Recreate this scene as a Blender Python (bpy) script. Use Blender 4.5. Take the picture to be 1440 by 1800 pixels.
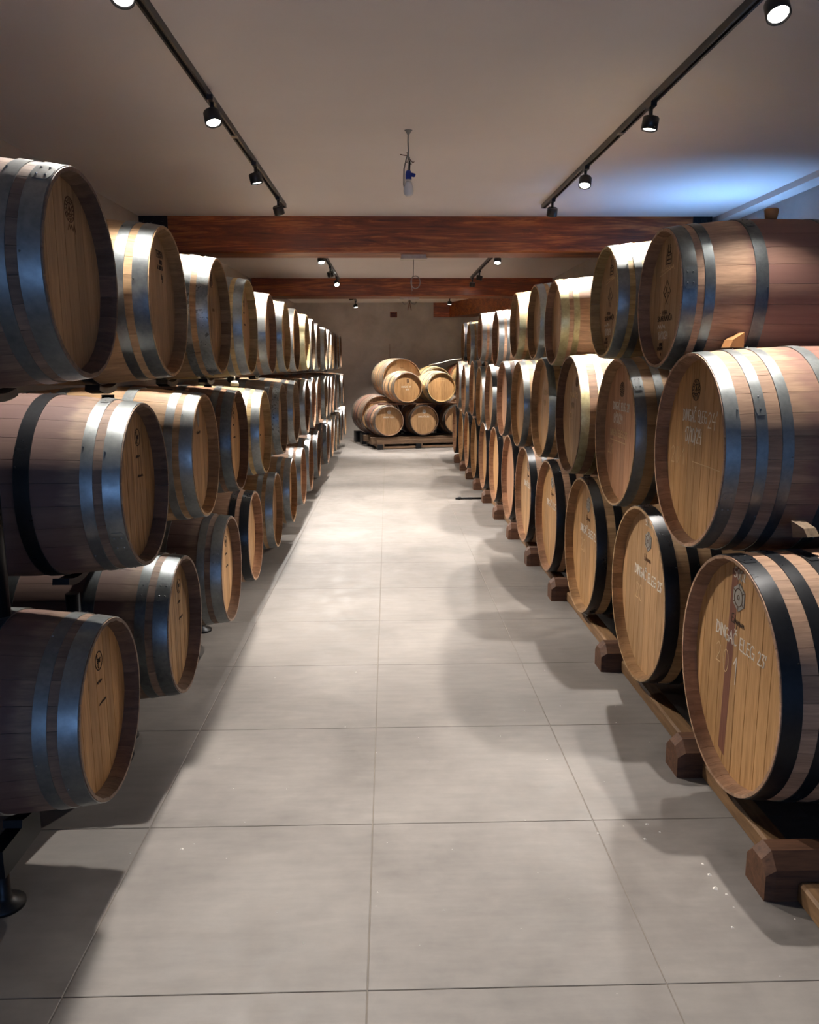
import bpy, math, random
from mathutils import Vector, Matrix
random.seed(11)
S = bpy.context.scene
for o in list(bpy.data.objects): bpy.data.objects.remove(o, do_unlink=True)
C = S.collection
PI = math.pi

# ------------------------------------------------------------------ camera
cam = bpy.data.cameras.new('camera'); co = bpy.data.objects.new('camera', cam); C.objects.link(co)
RT = Vector((0.9996463, -0.0263566, -0.0035392)); UP = Vector((0.0080915, 0.1746788, 0.9845922)); FW = Vector((0.0253323, 0.9842726, -0.1748303))
m = Matrix((RT, UP, -FW)).transposed().to_4x4(); m.translation = (0, 0, 1.6239)
co.matrix_world = m
cam.sensor_fit = 'HORIZONTAL'; cam.sensor_width = 36; cam.lens = 1432.97 / 1440 * 36; cam.clip_start = 0.02
S.camera = co

# ------------------------------------------------------------------ world, exposure
w = bpy.data.worlds.new('world'); S.world = w; w.use_nodes = True
w.node_tree.nodes['Background'].inputs[0].default_value = (0.35, 0.55, 1.0, 1)
w.node_tree.nodes['Background'].inputs[1].default_value = 0.3
S.view_settings.view_transform = 'Standard'; S.view_settings.look = 'None'
S.view_settings.gamma = 1; S.view_settings.use_curve_mapping = False
S.view_settings.exposure = 0.5
S.cycles.max_bounces = 7; S.cycles.diffuse_bounces = 4; S.cycles.use_light_tree = False; S.cycles.glossy_bounces = 3; S.cycles.transmission_bounces = 4; S.cycles.adaptive_threshold = 0.02
SPOT_W = 72.0
SPOT_COL = (1.0, 0.94, 0.875)

def area(name, loc, rot, sx, sy, watts, col, spread=PI):
    l = bpy.data.lights.new(name, 'AREA'); l.shape = 'RECTANGLE'; l.size = sx; l.size_y = sy
    l.energy = watts; l.color = col; l.spread = spread
    o = bpy.data.objects.new(name, l); o.location = loc; o.rotation_euler = rot; C.objects.link(o); return o
# daylight through the open entrance behind the photographer, and through the low window in the right wall
area('entrance_daylight', (0.3, -5.9, 1.25), (math.radians(90), 0, 0), 2.5, 2.3, 34, (0.28, 0.5, 1.0))
area('window_daylight', (3.47, 7.15, 1.55), Vector((-.3, .05, 1)).to_track_quat('-Z', 'Y').to_euler(), 0.16, 1.0, 13, (0.24, 0.5, 1.0), math.radians(80))

# ------------------------------------------------------------------ materials
def lin(c):
    return tuple((x / 12.92 if x <= 0.04045 else ((x + 0.055) / 1.055) ** 2.4) for x in [v / 255 for v in c]) + (1,)
class NT:
    def __init__(s, name):
        s.m = bpy.data.materials.new(name); s.m.use_nodes = True; s.t = s.m.node_tree; s.n = s.t.nodes
        s.b = s.n['Principled BSDF']
    def add(s, typ, **kw):
        nd = s.n.new(typ)
        for k, v in kw.items():
            if k in nd.inputs.keys() if hasattr(nd.inputs, 'keys') else False: nd.inputs[k].default_value = v
            else: setattr(nd, k, v)
        return nd
    def l(s, a, b): s.t.links.new(a, b)
    def noise(s, vec, scale, detail=4, rough=0.55, dist=0.0):
        nd = s.n.new('ShaderNodeTexNoise'); nd.inputs['Scale'].default_value = scale; nd.inputs['Detail'].default_value = detail
        nd.inputs['Roughness'].default_value = rough; nd.inputs['Distortion'].default_value = dist
        s.l(vec, nd.inputs['Vector']); return nd.outputs['Fac']
    def mapping(s, vec, scale, loc=None):
        nd = s.n.new('ShaderNodeMapping'); nd.inputs['Scale'].default_value = scale
        if loc is not None: s.l(loc, nd.inputs['Location'])
        s.l(vec, nd.inputs['Vector']); return nd.outputs[0]
    def ramp(s, fac, stops):
        nd = s.n.new('ShaderNodeValToRGB'); e = nd.color_ramp.elements
        while len(e) < len(stops): e.new(0.5)
        for i, (p, c) in enumerate(stops): e[i].position = p; e[i].color = c if len(c) == 4 else tuple(c) + (1,)
        s.l(fac, nd.inputs[0]); return nd.outputs[0]
    def mix(s, fac, a, b, mode='MIX'):
        nd = s.n.new('ShaderNodeMix'); nd.data_type = 'RGBA'; nd.blend_type = mode
        for v, i in ((fac, 0), (a, 6), (b, 7)):
            if isinstance(v, (int, float)): nd.inputs[i].default_value = v
            elif isinstance(v, tuple): nd.inputs[i].default_value = v
            else: s.l(v, nd.inputs[i])
        return nd.outputs[2]
    def math(s, op, a, b=None, c=None):
        nd = s.n.new('ShaderNodeMath'); nd.operation = op
        for i, v in enumerate((a, b, c)):
            if v is None: continue
            if isinstance(v, (int, float)): nd.inputs[i].default_value = v
            else: s.l(v, nd.inputs[i])
        return nd.outputs[0]
    def mr(s, v, a, b, c, d, smooth=True):
        nd = s.n.new('ShaderNodeMapRange'); nd.interpolation_type = 'SMOOTHSTEP' if smooth else 'LINEAR'
        s.l(v, nd.inputs[0])
        for i, x in enumerate((a, b, c, d)): nd.inputs[1 + i].default_value = x
        return nd.outputs[0]
    def bump(s, h, strength, dist=0.002):
        nd = s.n.new('ShaderNodeBump'); nd.inputs['Strength'].default_value = strength; nd.inputs['Distance'].default_value = dist
        s.l(h, nd.inputs['Height']); s.l(nd.outputs[0], s.b.inputs['Normal'])
    def tex(s, k='Object'): return s.n.new('ShaderNodeTexCoord').outputs[k]
    def pos(s): return s.n.new('ShaderNodeNewGeometry').outputs['Position']
    def rnd(s): return s.n.new('ShaderNodeObjectInfo').outputs['Random']
    def set(s, **kw):
        for k, v in kw.items(): s.b.inputs[k.replace('_', ' ')].default_value = v
        return s

def simple(name, col, rough=0.5, metal=0.0, **kw):
    t = NT(name); t.set(Base_Color=lin(col), Roughness=rough, Metallic=metal)
    n = t.noise(t.tex(), 14.0); t.l(t.mix(n, lin([c * 0.8 for c in col]), lin([min(255, c * 1.12) for c in col])), t.b.inputs['Base Color'])
    for k, v in kw.items(): t.b.inputs[k.replace('_', ' ')].default_value = v
    return t.m

def oak(name, dark, light, grain=(3, 45, 45), stain=None, stain_w=0.2, tone=0.24):
    """planed oak; each stave or plank has its own tone, optional spilled-wine stain round the bilge"""
    t = NT(name); tc = t.tex()
    at = t.n.new('ShaderNodeAttribute'); at.attribute_name = 'tone'
    r = t.math('FRACT', t.math('ADD', at.outputs['Fac'], t.rnd()))
    off = t.n.new('ShaderNodeCombineXYZ'); t.l(t.math('MULTIPLY', r, 9.0), off.inputs[0]); t.l(t.math('MULTIPLY', r, 17.0), off.inputs[2])
    v = t.mapping(tc, grain, off.outputs[0])
    g = t.noise(v, 1.0, 4, 0.62, 0.4); g2 = t.noise(t.mapping(tc, tuple(x * 3 for x in grain)), 1.0, 2, 0.6)
    c = t.ramp(t.math('ADD', t.math('MULTIPLY', g, 0.75), t.math('MULTIPLY', g2, 0.25)), [(0.3, lin(dark)), (0.7, lin(light))])
    tn = t.mr(r, 0, 1, 1 - tone, 1 + tone * 0.5, False)
    cc = t.n.new('ShaderNodeCombineColor')
    for i in range(3): t.l(tn, cc.inputs[i])
    c = t.mix(1.0, c, cc.outputs[0], 'MULTIPLY')
    if stain:
        sp = t.n.new('ShaderNodeSeparateXYZ'); t.l(tc, sp.inputs[0])
        d = t.math('ADD', t.math('ABSOLUTE', sp.outputs[0]), t.math('MULTIPLY', t.math('SUBTRACT', t.noise(t.mapping(tc, (4, 14, 14)), 1.0), 0.5), 0.16))
        f = t.math('MULTIPLY', t.mr(d, stain_w - 0.03, stain_w + 0.03, 1, 0), t.mr(r, 0, 1, 0.55, 0.95, False))
        c = t.mix(f, c, lin(stain))
    t.l(c, t.b.inputs['Base Color']); t.set(Roughness=0.62)
    t.b.inputs['Specular IOR Level'].default_value = 0.3
    t.bump(g, 0.25, 0.0015)
    return t.m

def hoopm(name, c0, c1, rough=0.4, metal=0.85, spots=None):
    t = NT(name); tc = t.tex(); r = t.rnd()
    off = t.n.new('ShaderNodeCombineXYZ'); t.l(t.math('MULTIPLY', r, 13.0), off.inputs[0])
    n = t.noise(t.mapping(tc, (9, 9, 9), off.outputs[0]), 1.0, 4, 0.65)
    n2 = t.noise(t.mapping(tc, (60, 60, 60), off.outputs[0]), 1.0, 2)
    f = t.math('ADD', t.math('MULTIPLY', n, 0.7), t.math('MULTIPLY', n2, 0.3))
    c = t.ramp(f, [(0.3, lin(c0)), (0.68, lin(c1))])
    if spots:
        s = t.mr(t.math('MULTIPLY', n, n2), spots, spots + 0.06, 0, 1)
        c = t.mix(t.math('MULTIPLY', s, 0.7), c, lin((48, 46, 43)))
    t.l(c, t.b.inputs['Base Color']); t.set(Metallic=metal)
    t.l(t.mr(n, 0.3, 0.7, rough + 0.12, rough - 0.08, False), t.b.inputs['Roughness'])
    t.bump(n2, 0.12, 0.001)
    return t.m

M = {}
M['oak_tan'] = oak('oak_tan', (138, 107, 75), (192, 156, 115))
M['oak_grey'] = oak('oak_grey', (116, 97, 77), (168, 144, 117))
M['oak_pink'] = oak('oak_pink', (136, 104, 82), (192, 154, 124), stain=(122, 86, 77), stain_w=0.21)
M['oak_wine'] = oak('oak_wine', (104, 85, 73), (144, 120, 102), stain=(94, 71, 67), stain_w=0.30)
M['oak_dark'] = oak('oak_dark', (92, 69, 54), (136, 106, 82))
M['oak_pale'] = oak('oak_pale', (168, 138, 90), (214, 188, 136))
M['oak_red'] = oak('oak_red', (150, 112, 70), (204, 170, 118), stain=(120, 24, 42), stain_w=0.24)
hg = (2.5, 70, 4)
M['head_tan'] = oak('head_tan', (154, 116, 77), (200, 160, 116), hg, tone=0.2)
M['head_gold'] = oak('head_gold', (152, 111, 68), (200, 156, 106), hg, tone=0.2)
M['head_rose'] = oak('head_rose', (156, 110, 80), (200, 154, 118), hg, tone=0.2)
M['head_grey'] = oak('head_grey', (144, 114, 82), (188, 154, 116), hg, tone=0.22)
M['head_rough'] = oak('head_rough', (100, 72, 46), (190, 150, 104), hg, tone=0.35)
M['galv'] = hoopm('galvanised_hoop', (122, 126, 126), (156, 160, 159), 0.36)
M['galv_dark'] = hoopm('weathered_hoop', (82, 86, 88), (118, 122, 122), 0.36)
M['galv_spot'] = hoopm('spotted_hoop', (96, 100, 100), (156, 160, 158), 0.38, spots=0.31)
M['brass'] = hoopm('yellowed_hoop', (138, 130, 96), (190, 182, 146), 0.42)
M['black'] = hoopm('black_hoop', (16, 17, 20), (34, 36, 40), 0.32, 0.3)
M['chalk'] = simple('white_chalk', (226, 218, 204), 0.9)
M['chalk_faint'] = simple('faint_chalk', (208, 176, 134), 0.9)
M['stamp'] = simple('burnt_stamp', (44, 26, 14), 0.8)
M['stamp_soft'] = simple('faded_stamp', (92, 60, 32), 0.8)
M['tag'] = simple('grey_metal_tag', (150, 146, 138), 0.5, 0.2)
M['bung'] = simple('bung_wood', (176, 124, 76), 0.7)
M['silicone'] = simple('white_silicone', (226, 218, 196), 0.5)
M['steel_black'] = simple('black_steel', (20, 21, 24), 0.42, 0.3)
M['track_black'] = simple('track_black', (26, 25, 26), 0.38)
M['chrome'] = simple('connector_metal', (150, 150, 150), 0.3, 0.9)
M['white_plastic'] = simple('white_plastic', (214, 208, 198), 0.45)
M['cable'] = simple('grey_cable', (150, 146, 140), 0.6)
M['copper_wire'] = simple('brown_wire', (112, 78, 62), 0.6)
M['blue_plastic'] = simple('blue_plastic', (22, 52, 150), 0.4)
M['rail_wood'] = oak('rail_wood', (92, 68, 46), (146, 112, 78), (30, 3, 30), tone=0.2)
M['sleeper_wood'] = oak('sleeper_wood', (70, 46, 33), (122, 84, 60), (4, 34, 34), tone=0.3)
M['pallet_wood'] = oak('pallet_wood', (80, 60, 46), (134, 108, 84), (3, 30, 30), tone=0.3)
M['plaque'] = simple('brown_plaque', (112, 48, 26), 0.5)
M['plaque_dark'] = simple('plaque_print', (58, 22, 14), 0.5)

t = NT('bulb_glass'); t.set(Base_Color=(0.95, 0.94, 0.92, 1), Roughness=0.12); t.b.inputs['Transmission Weight'].default_value = 0.1; t.b.inputs['IOR'].default_value = 1.3
n = t.noise(t.tex(), 5); t.l(t.mr(n, 0, 1, 0.1, 0.2), t.b.inputs['Roughness']); M['bulb'] = t.m
t = NT('lamp_lens'); t.set(Base_Color=(1, 1, 1, 1)); t.b.inputs['Emission Color'].default_value = (1, 0.96, 0.9, 1); t.b.inputs['Emission Strength'].default_value = 30
n = t.noise(t.tex(), 5); t.l(t.mr(n, 0, 1, 0.2, 0.3), t.b.inputs['Roughness']); M['lens'] = t.m

# floor tile: grey concrete-look porcelain
t = NT('floor_tile'); p = t.pos(); r = t.rnd()
a = t.noise(p, 1.7, 5, 0.6, 0.3); b = t.noise(p, 9.0, 6, 0.65, 0.2); d = t.noise(t.mapping(p, (5, 26, 1)), 1.0, 4, 0.6)
f = t.math('ADD', t.math('ADD', t.math('MULTIPLY', a, 0.5), t.math('MULTIPLY', b, 0.3)), t.math('MULTIPLY', d, 0.2))
c = t.ramp(f, [(0.34, lin((91, 86, 81))), (0.5, lin((112, 106, 101))), (0.68, lin((131, 125, 119)))])
sm = t.mr(t.noise(p, 2.6, 8, 0.7, 1.2), 0.6, 0.74, 0, 0.22)           # grime smears
c = t.mix(sm, c, lin((100, 92, 84)))
sc = t.mr(t.noise(t.mapping(p, (34, 46, 1)), 1.0, 8, 0.75, 2.0), 0.68, 0.74, 0, 0.4)   # pale scuffs
c = t.mix(sc, c, lin((176, 171, 164)))
c = t.mix(t.math('MULTIPLY', r, 0.25), c, lin((112, 106, 99)))
t.l(c, t.b.inputs['Base Color']); t.l(t.mr(b, 0.3, 0.7, 0.5, 0.66), t.b.inputs['Roughness']); t.b.inputs['Specular IOR Level'].default_value = 0.35
t.bump(b, 0.08, 0.001); M['tile'] = t.m
M['grout'] = simple('tile_grout', (116, 108, 98), 0.9)
def plaster(name, c0, c1, sc=1.3):
    t = NT(name); p = t.pos(); n = t.noise(p, sc, 5, 0.6, 0.3); n2 = t.noise(p, 40, 3)
    t.l(t.ramp(n, [(0.3, lin(c0)), (0.7, lin(c1))]), t.b.inputs['Base Color']); t.set(Roughness=0.85)
    t.b.inputs['Specular IOR Level'].default_value = 0.2; t.bump(n2, 0.06, 0.002); return t.m
M['ceiling'] = plaster('ceiling_paint', (228, 221, 217), (235, 229, 226), 0.7)
M['wall'] = plaster('wall_plaster', (178, 168, 156), (192, 183, 172))
M['wall_back'] = plaster('wall_concrete', (166, 158, 150), (190, 183, 175), 2.2)
M['wall_panel'] = plaster('wall_panel', (158, 158, 158), (182, 182, 180), 2.0)
# stained beam
t = NT('beam_stain'); p = t.tex()
g = t.noise(t.mapping(p, (1.1, 14, 16)), 1.0, 7, 0.68, 1.4); g2 = t.noise(t.mapping(p, (3.5, 60, 60)), 1.0, 4, 0.6, 0.3); g3 = t.noise(t.mapping(p, (0.5, 5, 5)), 1.0, 4, 0.6)
f = t.math('ADD', t.math('ADD', t.math('MULTIPLY', g, 0.55), t.math('MULTIPLY', g2, 0.2)), t.math('MULTIPLY', g3, 0.25))
t.l(t.ramp(f, [(0.36, lin((64, 31, 14))), (0.5, lin((124, 63, 28))), (0.62, lin((188, 114, 58)))]), t.b.inputs['Base Color'])
t.set(Roughness=0.42); t.bump(g2, 0.15, 0.002); M['beam'] = t.m
t = NT('sky_glass'); t.set(Base_Color=(0.2, 0.3, 0.5, 1), Roughness=0.1); t.b.inputs['Emission Color'].default_value = (0.25, 0.5, 1, 1); t.b.inputs['Emission Strength'].default_value = 1.2
n = t.noise(t.tex(), 2); t.l(t.mr(n, 0, 1, 0.05, 0.15), t.b.inputs['Roughness']); M['sky'] = t.m

# ------------------------------------------------------------------ mesh helpers
class MB:
    def __init__(s): s.v = []; s.f = []; s.tone = []; s.sm = []
    def face(s, idx, smooth=False, tone=0.0): s.f.append(tuple(idx)); s.sm.append(smooth); s.tone.append(tone)
    def box(s, x0, x1, y0, y1, z0, z1):
        b = len(s.v)
        for z in (z0, z1):
            for x, y in ((x0, y0), (x1, y0), (x1, y1), (x0, y1)): s.v.append((x, y, z))
        for q in ((3, 2, 1, 0), (4, 5, 6, 7), (0, 1, 5, 4), (1, 2, 6, 5), (2, 3, 7, 6), (3, 0, 4, 7)): s.face([b + i for i in q])
        return s
    def prism(s, poly, h0, h1, axis='z'):
        """polygon (list of 2D points) extruded along an axis: z -> (x,y), x -> (y,z), y -> (x,z)"""
        b = len(s.v); n = len(poly)
        for h in (h0, h1):
            for p, q in poly:
                s.v.append({'z': (p, q, h), 'x': (h, p, q), 'y': (p, h, q)}[axis])
        s.face([b + i for i in range(n)][::-1]); s.face([b + n + i for i in range(n)])
        for i in range(n): s.face((b + i, b + (i + 1) % n, b + n + (i + 1) % n, b + n + i))
        return s
    def tube(s, pts, r, seg=8, cap=True):
        pts = [Vector(p) for p in pts]; rs = r if isinstance(r, (list, tuple)) else [r] * len(pts)
        b = len(s.v); prev = None
        for i, p in enumerate(pts):
            d = (pts[min(i + 1, len(pts) - 1)] - pts[max(i - 1, 0)]).normalized()
            if prev is None: u = d.orthogonal().normalized()
            else: u = (prev - d * prev.dot(d)).normalized()
            prev = u; v = d.cross(u)
            for k in range(seg):
                a = 2 * PI * k / seg; s.v.append(tuple(p + (u * math.cos(a) + v * math.sin(a)) * rs[i]))
        for i in range(len(pts) - 1):
            for k in range(seg):
                k2 = (k + 1) % seg; s.face((b + i * seg + k, b + i * seg + k2, b + (i + 1) * seg + k2, b + (i + 1) * seg + k), True)
        if cap:
            s.face([b + k for k in range(seg)][::-1]); s.face([b + (len(pts) - 1) * seg + k for k in range(seg)])
        return s
    def lathe(s, prof, seg=24, base=(0, 0, 0)):
        """profile of (r, z) turned about z"""
        b = len(s.v)
        for r, z in prof:
            for k in range(seg):
                a = 2 * PI * k / seg; s.v.append((base[0] + r * math.cos(a), base[1] + r * math.sin(a), base[2] + z))
        for i in range(len(prof) - 1):
            for k in range(seg):
                k2 = (k + 1) % seg; s.face((b + i * seg + k, b + i * seg + k2, b + (i + 1) * seg + k2, b + (i + 1) * seg + k), True)
        s.face([b + k for k in range(seg)][::-1]); s.face([b + (len(prof) - 1) * seg + k for k in range(seg)])
        return s
    def mesh(s, name, mat, tone=False, nrm=None):
        me = bpy.data.meshes.new(name); me.from_pydata(s.v, [], s.f)
        me.polygons.foreach_set('use_smooth', s.sm)
        if tone:
            a = me.attributes.new('tone', 'FLOAT', 'FACE'); a.data.foreach_set('value', s.tone)
        me.materials.append(mat); me.update()
        if nrm:
            me.normals_split_custom_set_from_vertices([nrm.get(i, (0, 0, 0)) for i in range(len(s.v))])
        return me
def add(name, me, parent=None, loc=(0, 0, 0), rot=(0, 0, 0), mat=None):
    o = bpy.data.objects.new(name, me); C.objects.link(o); o.location = loc; o.rotation_euler = rot
    if parent is not None: o.parent = parent
    if mat is not None:
        o.material_slots[0].link = 'OBJECT'; o.material_slots[0].material = mat
    return o
def build(name, mb, mat, parent=None, loc=(0, 0, 0), rot=(0, 0, 0)):
    return add(name, mb.mesh(name, mat), parent, loc, rot)
def thing(name, label, cat, loc=(0, 0, 0), rz=0.0, group=None):
    o = bpy.data.objects.new(name, None); o.empty_display_size = 0.1; C.objects.link(o); o.location = loc; o.rotation_euler = (0, 0, rz)
    return tag(o, label, cat, group)
def tag(o, label, cat, group=None):
    o['label'] = label; o['category'] = cat
    if group: o['group'] = group
    return o
def struct(o, label=None):
    o['kind'] = 'structure'
    if label: o['label'] = label
    return o

# ------------------------------------------------------------------ the room
H = 3.08; YB = 19.2; YF = -6.0
def lwx(y): return -2.47 + 0.34 * (y - 6) / 13.0
floor = struct(build('floor', MB().box(-3.0, 3.9, YF - 0.3, YB + 0.3, -0.12, -0.0022), M['grout']), 'grey porcelain tile floor of the cellar')
ts = 0.8; g = 0.0014; e = 0.0018
tb = MB(); h = ts / 2 - g
for z, k in ((-0.0055, h), (-e * 0.6, h), (0.0, h - e)):
    for x, y in ((-k, -k), (k, -k), (k, k), (-k, k)): tb.v.append((x, y, z))
tb.face((8, 9, 10, 11))
for q in (0, 4):
    for i in range(4): tb.face((q + i, q + (i + 1) % 4, q + 4 + (i + 1) % 4, q + 4 + i))
tme = tb.mesh('tile', M['tile'])
for i in range(-3, 5):
    for j in range(-10, 22):
        x = -0.067 + ts * (i + 0.5); y = 1.905 + ts * (j + 0.5)
        add('tile', tme, floor, (x, y, 0))
ceiling = struct(build('ceiling', MB().box(-3.0, 3.9, YF - 0.3, YB + 0.3, H, H + 0.15), M['ceiling']), 'smooth off-white plaster ceiling')
struct(build('wall_left', MB().prism([(lwx(YF - 0.3), YF - 0.3), (lwx(YB + 0.3), YB + 0.3), (-3.0, YB + 0.3), (-3.0, YF - 0.3)], -0.1, H + 0.02), M['wall']), 'plain plaster wall behind the left barrels')
struct(build('wall_back', MB().box(-2.5, 3.6, YB, YB + 0.25, -0.1, H + 0.02), M['wall_back']), 'mottled grey concrete-look end wall')
wr = struct(build('wall_right', MB().box(3.42, 3.7, YF - 0.3, 6.4, -0.1, H + 0.02).box(3.42, 3.7, 7.9, 8.75, -0.1, H + 0.02).box(3.42, 3.7, 6.4, 7.9, -0.1, 1.0).box(3.42, 3.7, 6.4, 7.9, 2.1, H + 0.02)
    .box(2.78, 3.7, 8.75, YB + 0.2, -0.1, H + 0.02), M['wall_panel']), 'grey panelled wall behind the right barrels')
wf = MB().box(-3.0, -1.1, YF - 0.2, YF, -0.1, H + 0.02).box(1.7, 3.7, YF - 0.2, YF, -0.1, H + 0.02).box(-1.1, 1.7, YF - 0.2, YF, 2.45, H + 0.02)
struct(build('wall_front', wf, M['wall']), 'wall with the entrance behind the camera')
d = struct(build('door_1', MB().box(-1.1, 1.7, YF - 0.16, YF - 0.1, 0, 2.45), M['sky']), 'daylit glass entrance behind the camera')
build('door_frame', MB().box(-1.1, -1.03, YF - 0.1, YF - 0.02, 0, 2.45).box(1.63, 1.7, YF - 0.1, YF - 0.02, 0, 2.45).box(-1.03, 1.63, YF - 0.1, YF - 0.02, 2.38, 2.45), M['steel_black'], d)
d = struct(build('window_1', MB().box(3.56, 3.58, 6.4, 7.9, 1.0, 2.1), M['sky']), 'low daylit window behind the right barrels')
build('window_frame', MB().box(3.5, 3.56, 6.4, 6.46, 1.0, 2.1).box(3.5, 3.56, 7.84, 7.9, 1.0, 2.1).box(3.5, 3.56, 6.46, 7.84, 1.0, 1.06).box(3.5, 3.56, 6.46, 7.84, 2.04, 2.1), M['steel_black'], d)
struct(build('trim_1', MB().box(3.265, 3.425, YF, 8.75, 3.03, H), M['ceiling']), 'stepped plaster soffit along the right wall')
def beam(name, label, x0, x1, y0, y1, z0, z1, br):
    b = MB()
    c = 0.012
    b.prism([(y0 + c, z0), (y1 - c, z0), (y1, z0 + c), (y1, z1), (y0, z1), (y0, z0 + c)], x0, x1, 'x')
    o = struct(build(name, b, M['beam']), label)
    if br:
        for xa, xb in ((x0 - 0.29, x0 - 0.002), (x1 + 0.002, x1 + 0.19)):
            k = MB().box(xa, xb, y0 - 0.004, y1 + 0.004, z0 + 0.03, z1)
            for yy in (y0 - 0.01,):
                for zz in (z0 + 0.1, z0 + 0.2, z0 + 0.3):
                    for xx in (xa + 0.05, (xa + xb) / 2, xb - 0.05): k.box(xx - 0.011, xx + 0.011, yy, y0, zz - 0.011, zz + 0.011)
            build('beam_bracket', k, M['steel_black'], o)
    return o
beam('trim_2', 'near red-brown stained timber ceiling beam with black steel end brackets', -2.13, 3.03, 8.363, 8.77, 2.738, H, True)
beam('trim_3', 'far red-brown stained timber ceiling beam', -2.24, 2.76, 14.0, 14.55, 2.79, H, False)
struct(build('trim_4', MB().prism([(1.06, YB), (1.42, YB - 0.04), (2.80, 15.25), (2.80, 16.6), (1.95, YB)][::-1], 2.75, H), M['beam']), 'slanting red-brown timber beam by the end wall')

# ------------------------------------------------------------------ track lighting
def track(x0, y0, x1, y1, label, joints=()):
    o = thing('light_track', label, 'light track', (x0, y0, H), 0, 'black ceiling light tracks')
    ang = math.atan2(-(x1 - x0), y1 - y0); o.rotation_euler = (0, 0, ang); L = math.hypot(x1 - x0, y1 - y0)
    a = 0.019
    prof = [(-a, 0), (-a, -0.036), (-0.008, -0.036), (-0.008, -0.012), (0.008, -0.012), (0.008, -0.036), (a, -0.036), (a, 0)]
    build('track_rail', MB().prism(prof, 0, L, 'y'), M['track_black'], o)
    build('end_cap', MB().box(-a - 0.001, a + 0.001, L, L + 0.006, -0.037, 0), M['track_black'], o)
    for j in joints: build('connector', MB().box(-a - 0.001, a + 0.001, j - y0 - 0.03, j - y0 + 0.03, -0.0375, -0.034), M['chrome'], o)
track(-1.0, 0.2, -0.921, 7.74, 'near left ceiling track above the left barrels', (5.45,))
track(1.51, 0.2, 1.432, 7.75, 'near right ceiling track above the right barrels', (5.35,))
track(-0.825, 9.1, -0.799, 13.85, 'left ceiling track between the two timber beams')
track(1.395, 9.1, 1.381, 13.75, 'right ceiling track between the two timber beams')
track(-0.70, 15.2, -0.685, 18.6, 'far left ceiling track near the end wall')
track(1.30, 15.2, 1.30, 17.6, 'far right ceiling track near the end wall')

hous = MB().lathe([(0.041, 0.014), (0.0455, 0), (0.05, 0.003), (0.05, 0.07), (0.044, 0.078)], 28).mesh('housing', M['track_black'])
lensm = MB().lathe([(0.039, 0.009), (0.041, 0.0135)], 24).mesh('lens', M['lens'])
adp = MB().box(-0.016, 0.016, -0.05, 0.05, -0.064, -0.0385).mesh('adapter', M['track_black'])
stem = MB().tube([(0, 0, -0.06), (0, 0, -0.105)], 0.011, 10).mesh('stem', M['track_black'])
def spot(x, y, dirv, label, power=1.0):
    o = thing('track_spotlight', label, 'spotlight', (x, y, H), 0, 'black track spotlights')
    add('adapter', adp, o); add('stem', stem, o)
    q = Vector(dirv).normalized(); rot = (-q).to_track_quat('Z', 'Y').to_euler()   # housing z axis points back from the beam
    base = Vector((0, 0, -0.135)) + q * 0.042
    add('housing', hous, o, base, rot).scale = (.9, .9, .9); add('lens', lensm, o, base, rot).scale = (.9, .9, .9)
    l = bpy.data.lights.new('spot_beam', 'SPOT'); l.energy = SPOT_W * power * 4; l.color = SPOT_COL
    l.spot_size = math.radians(86); l.spot_blend = 0.6; l.shadow_soft_size = 0.014
    lo = bpy.data.objects.new('spot_beam', l); C.objects.link(lo); lo.parent = o
    lo.location = base + q * 0.012; lo.rotation_euler = rot
D = (0.1, 0, -1)
SP = [(-0.93, 3.2, (.1, -.6, -1), 'left track spotlight at the top left corner of the picture'),
 (-0.925, 4.68, (.22, -.3, -1), 'glowing left track spotlight, first fully in view'), (-0.92, 6.10, (.22, .05, -1), 'left track spotlight next before the track end'),
 (-0.915, 7.28, (.2, .45, -1), 'dark-backed spotlight at the left track end by the near beam'),
 (1.47, 3.30, (-.04, -.6, -1), 'glaring right track spotlight at the top right corner'), (1.455, 4.75, (-.14, .05, -1), 'right track spotlight with its lens facing down'),
 (1.44, 6.19, (-.18, -.4, -1), 'glowing right track spotlight facing the camera'), (1.43, 7.34, (-.03, .45, -1), 'dark-backed spotlight at the right track end by the near beam'),
 (-0.83, 9.4, D, 'hidden left spotlight behind the near beam'), (-0.82, 10.6, (.15, -.5, -1), 'bright left spotlight just under the near beam'),
 (-0.81, 12.1, (.2, .4, -1), 'black left spotlight between the beams'), (-0.80, 13.42, (.2, -.7, -.8), 'dazzling left spotlight at the far beam'),
 (1.395, 9.4, (-.05, 0, -1), 'hidden right spotlight behind the near beam'), (1.395, 10.63, (-.12, -.5, -1), 'bright right spotlight just under the near beam'),
 (1.385, 12.6, (-.25, .1, -1), 'tilted right spotlight between the beams'), (1.38, 13.6, (-.1, .2, -1), 'black right spotlight at the far beam'),
 (-0.69, 18.3, (.2, -.25, -1), 'small left spotlight by the end wall'), (-0.695, 16.2, (.2, .2, -1), 'hidden left spotlight behind the far beam'),
 (1.30, 17.45, (-.1, -.1, -1), 'small right spotlight before the slanting beam'), (1.30, 15.9, (-.1, .2, -1), 'hidden right spotlight behind the far beam')]
for x, y, dv, lb in SP: spot(x, y, dv, lb, 0.72 if 3 < y < 3.5 else 1.0)

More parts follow.
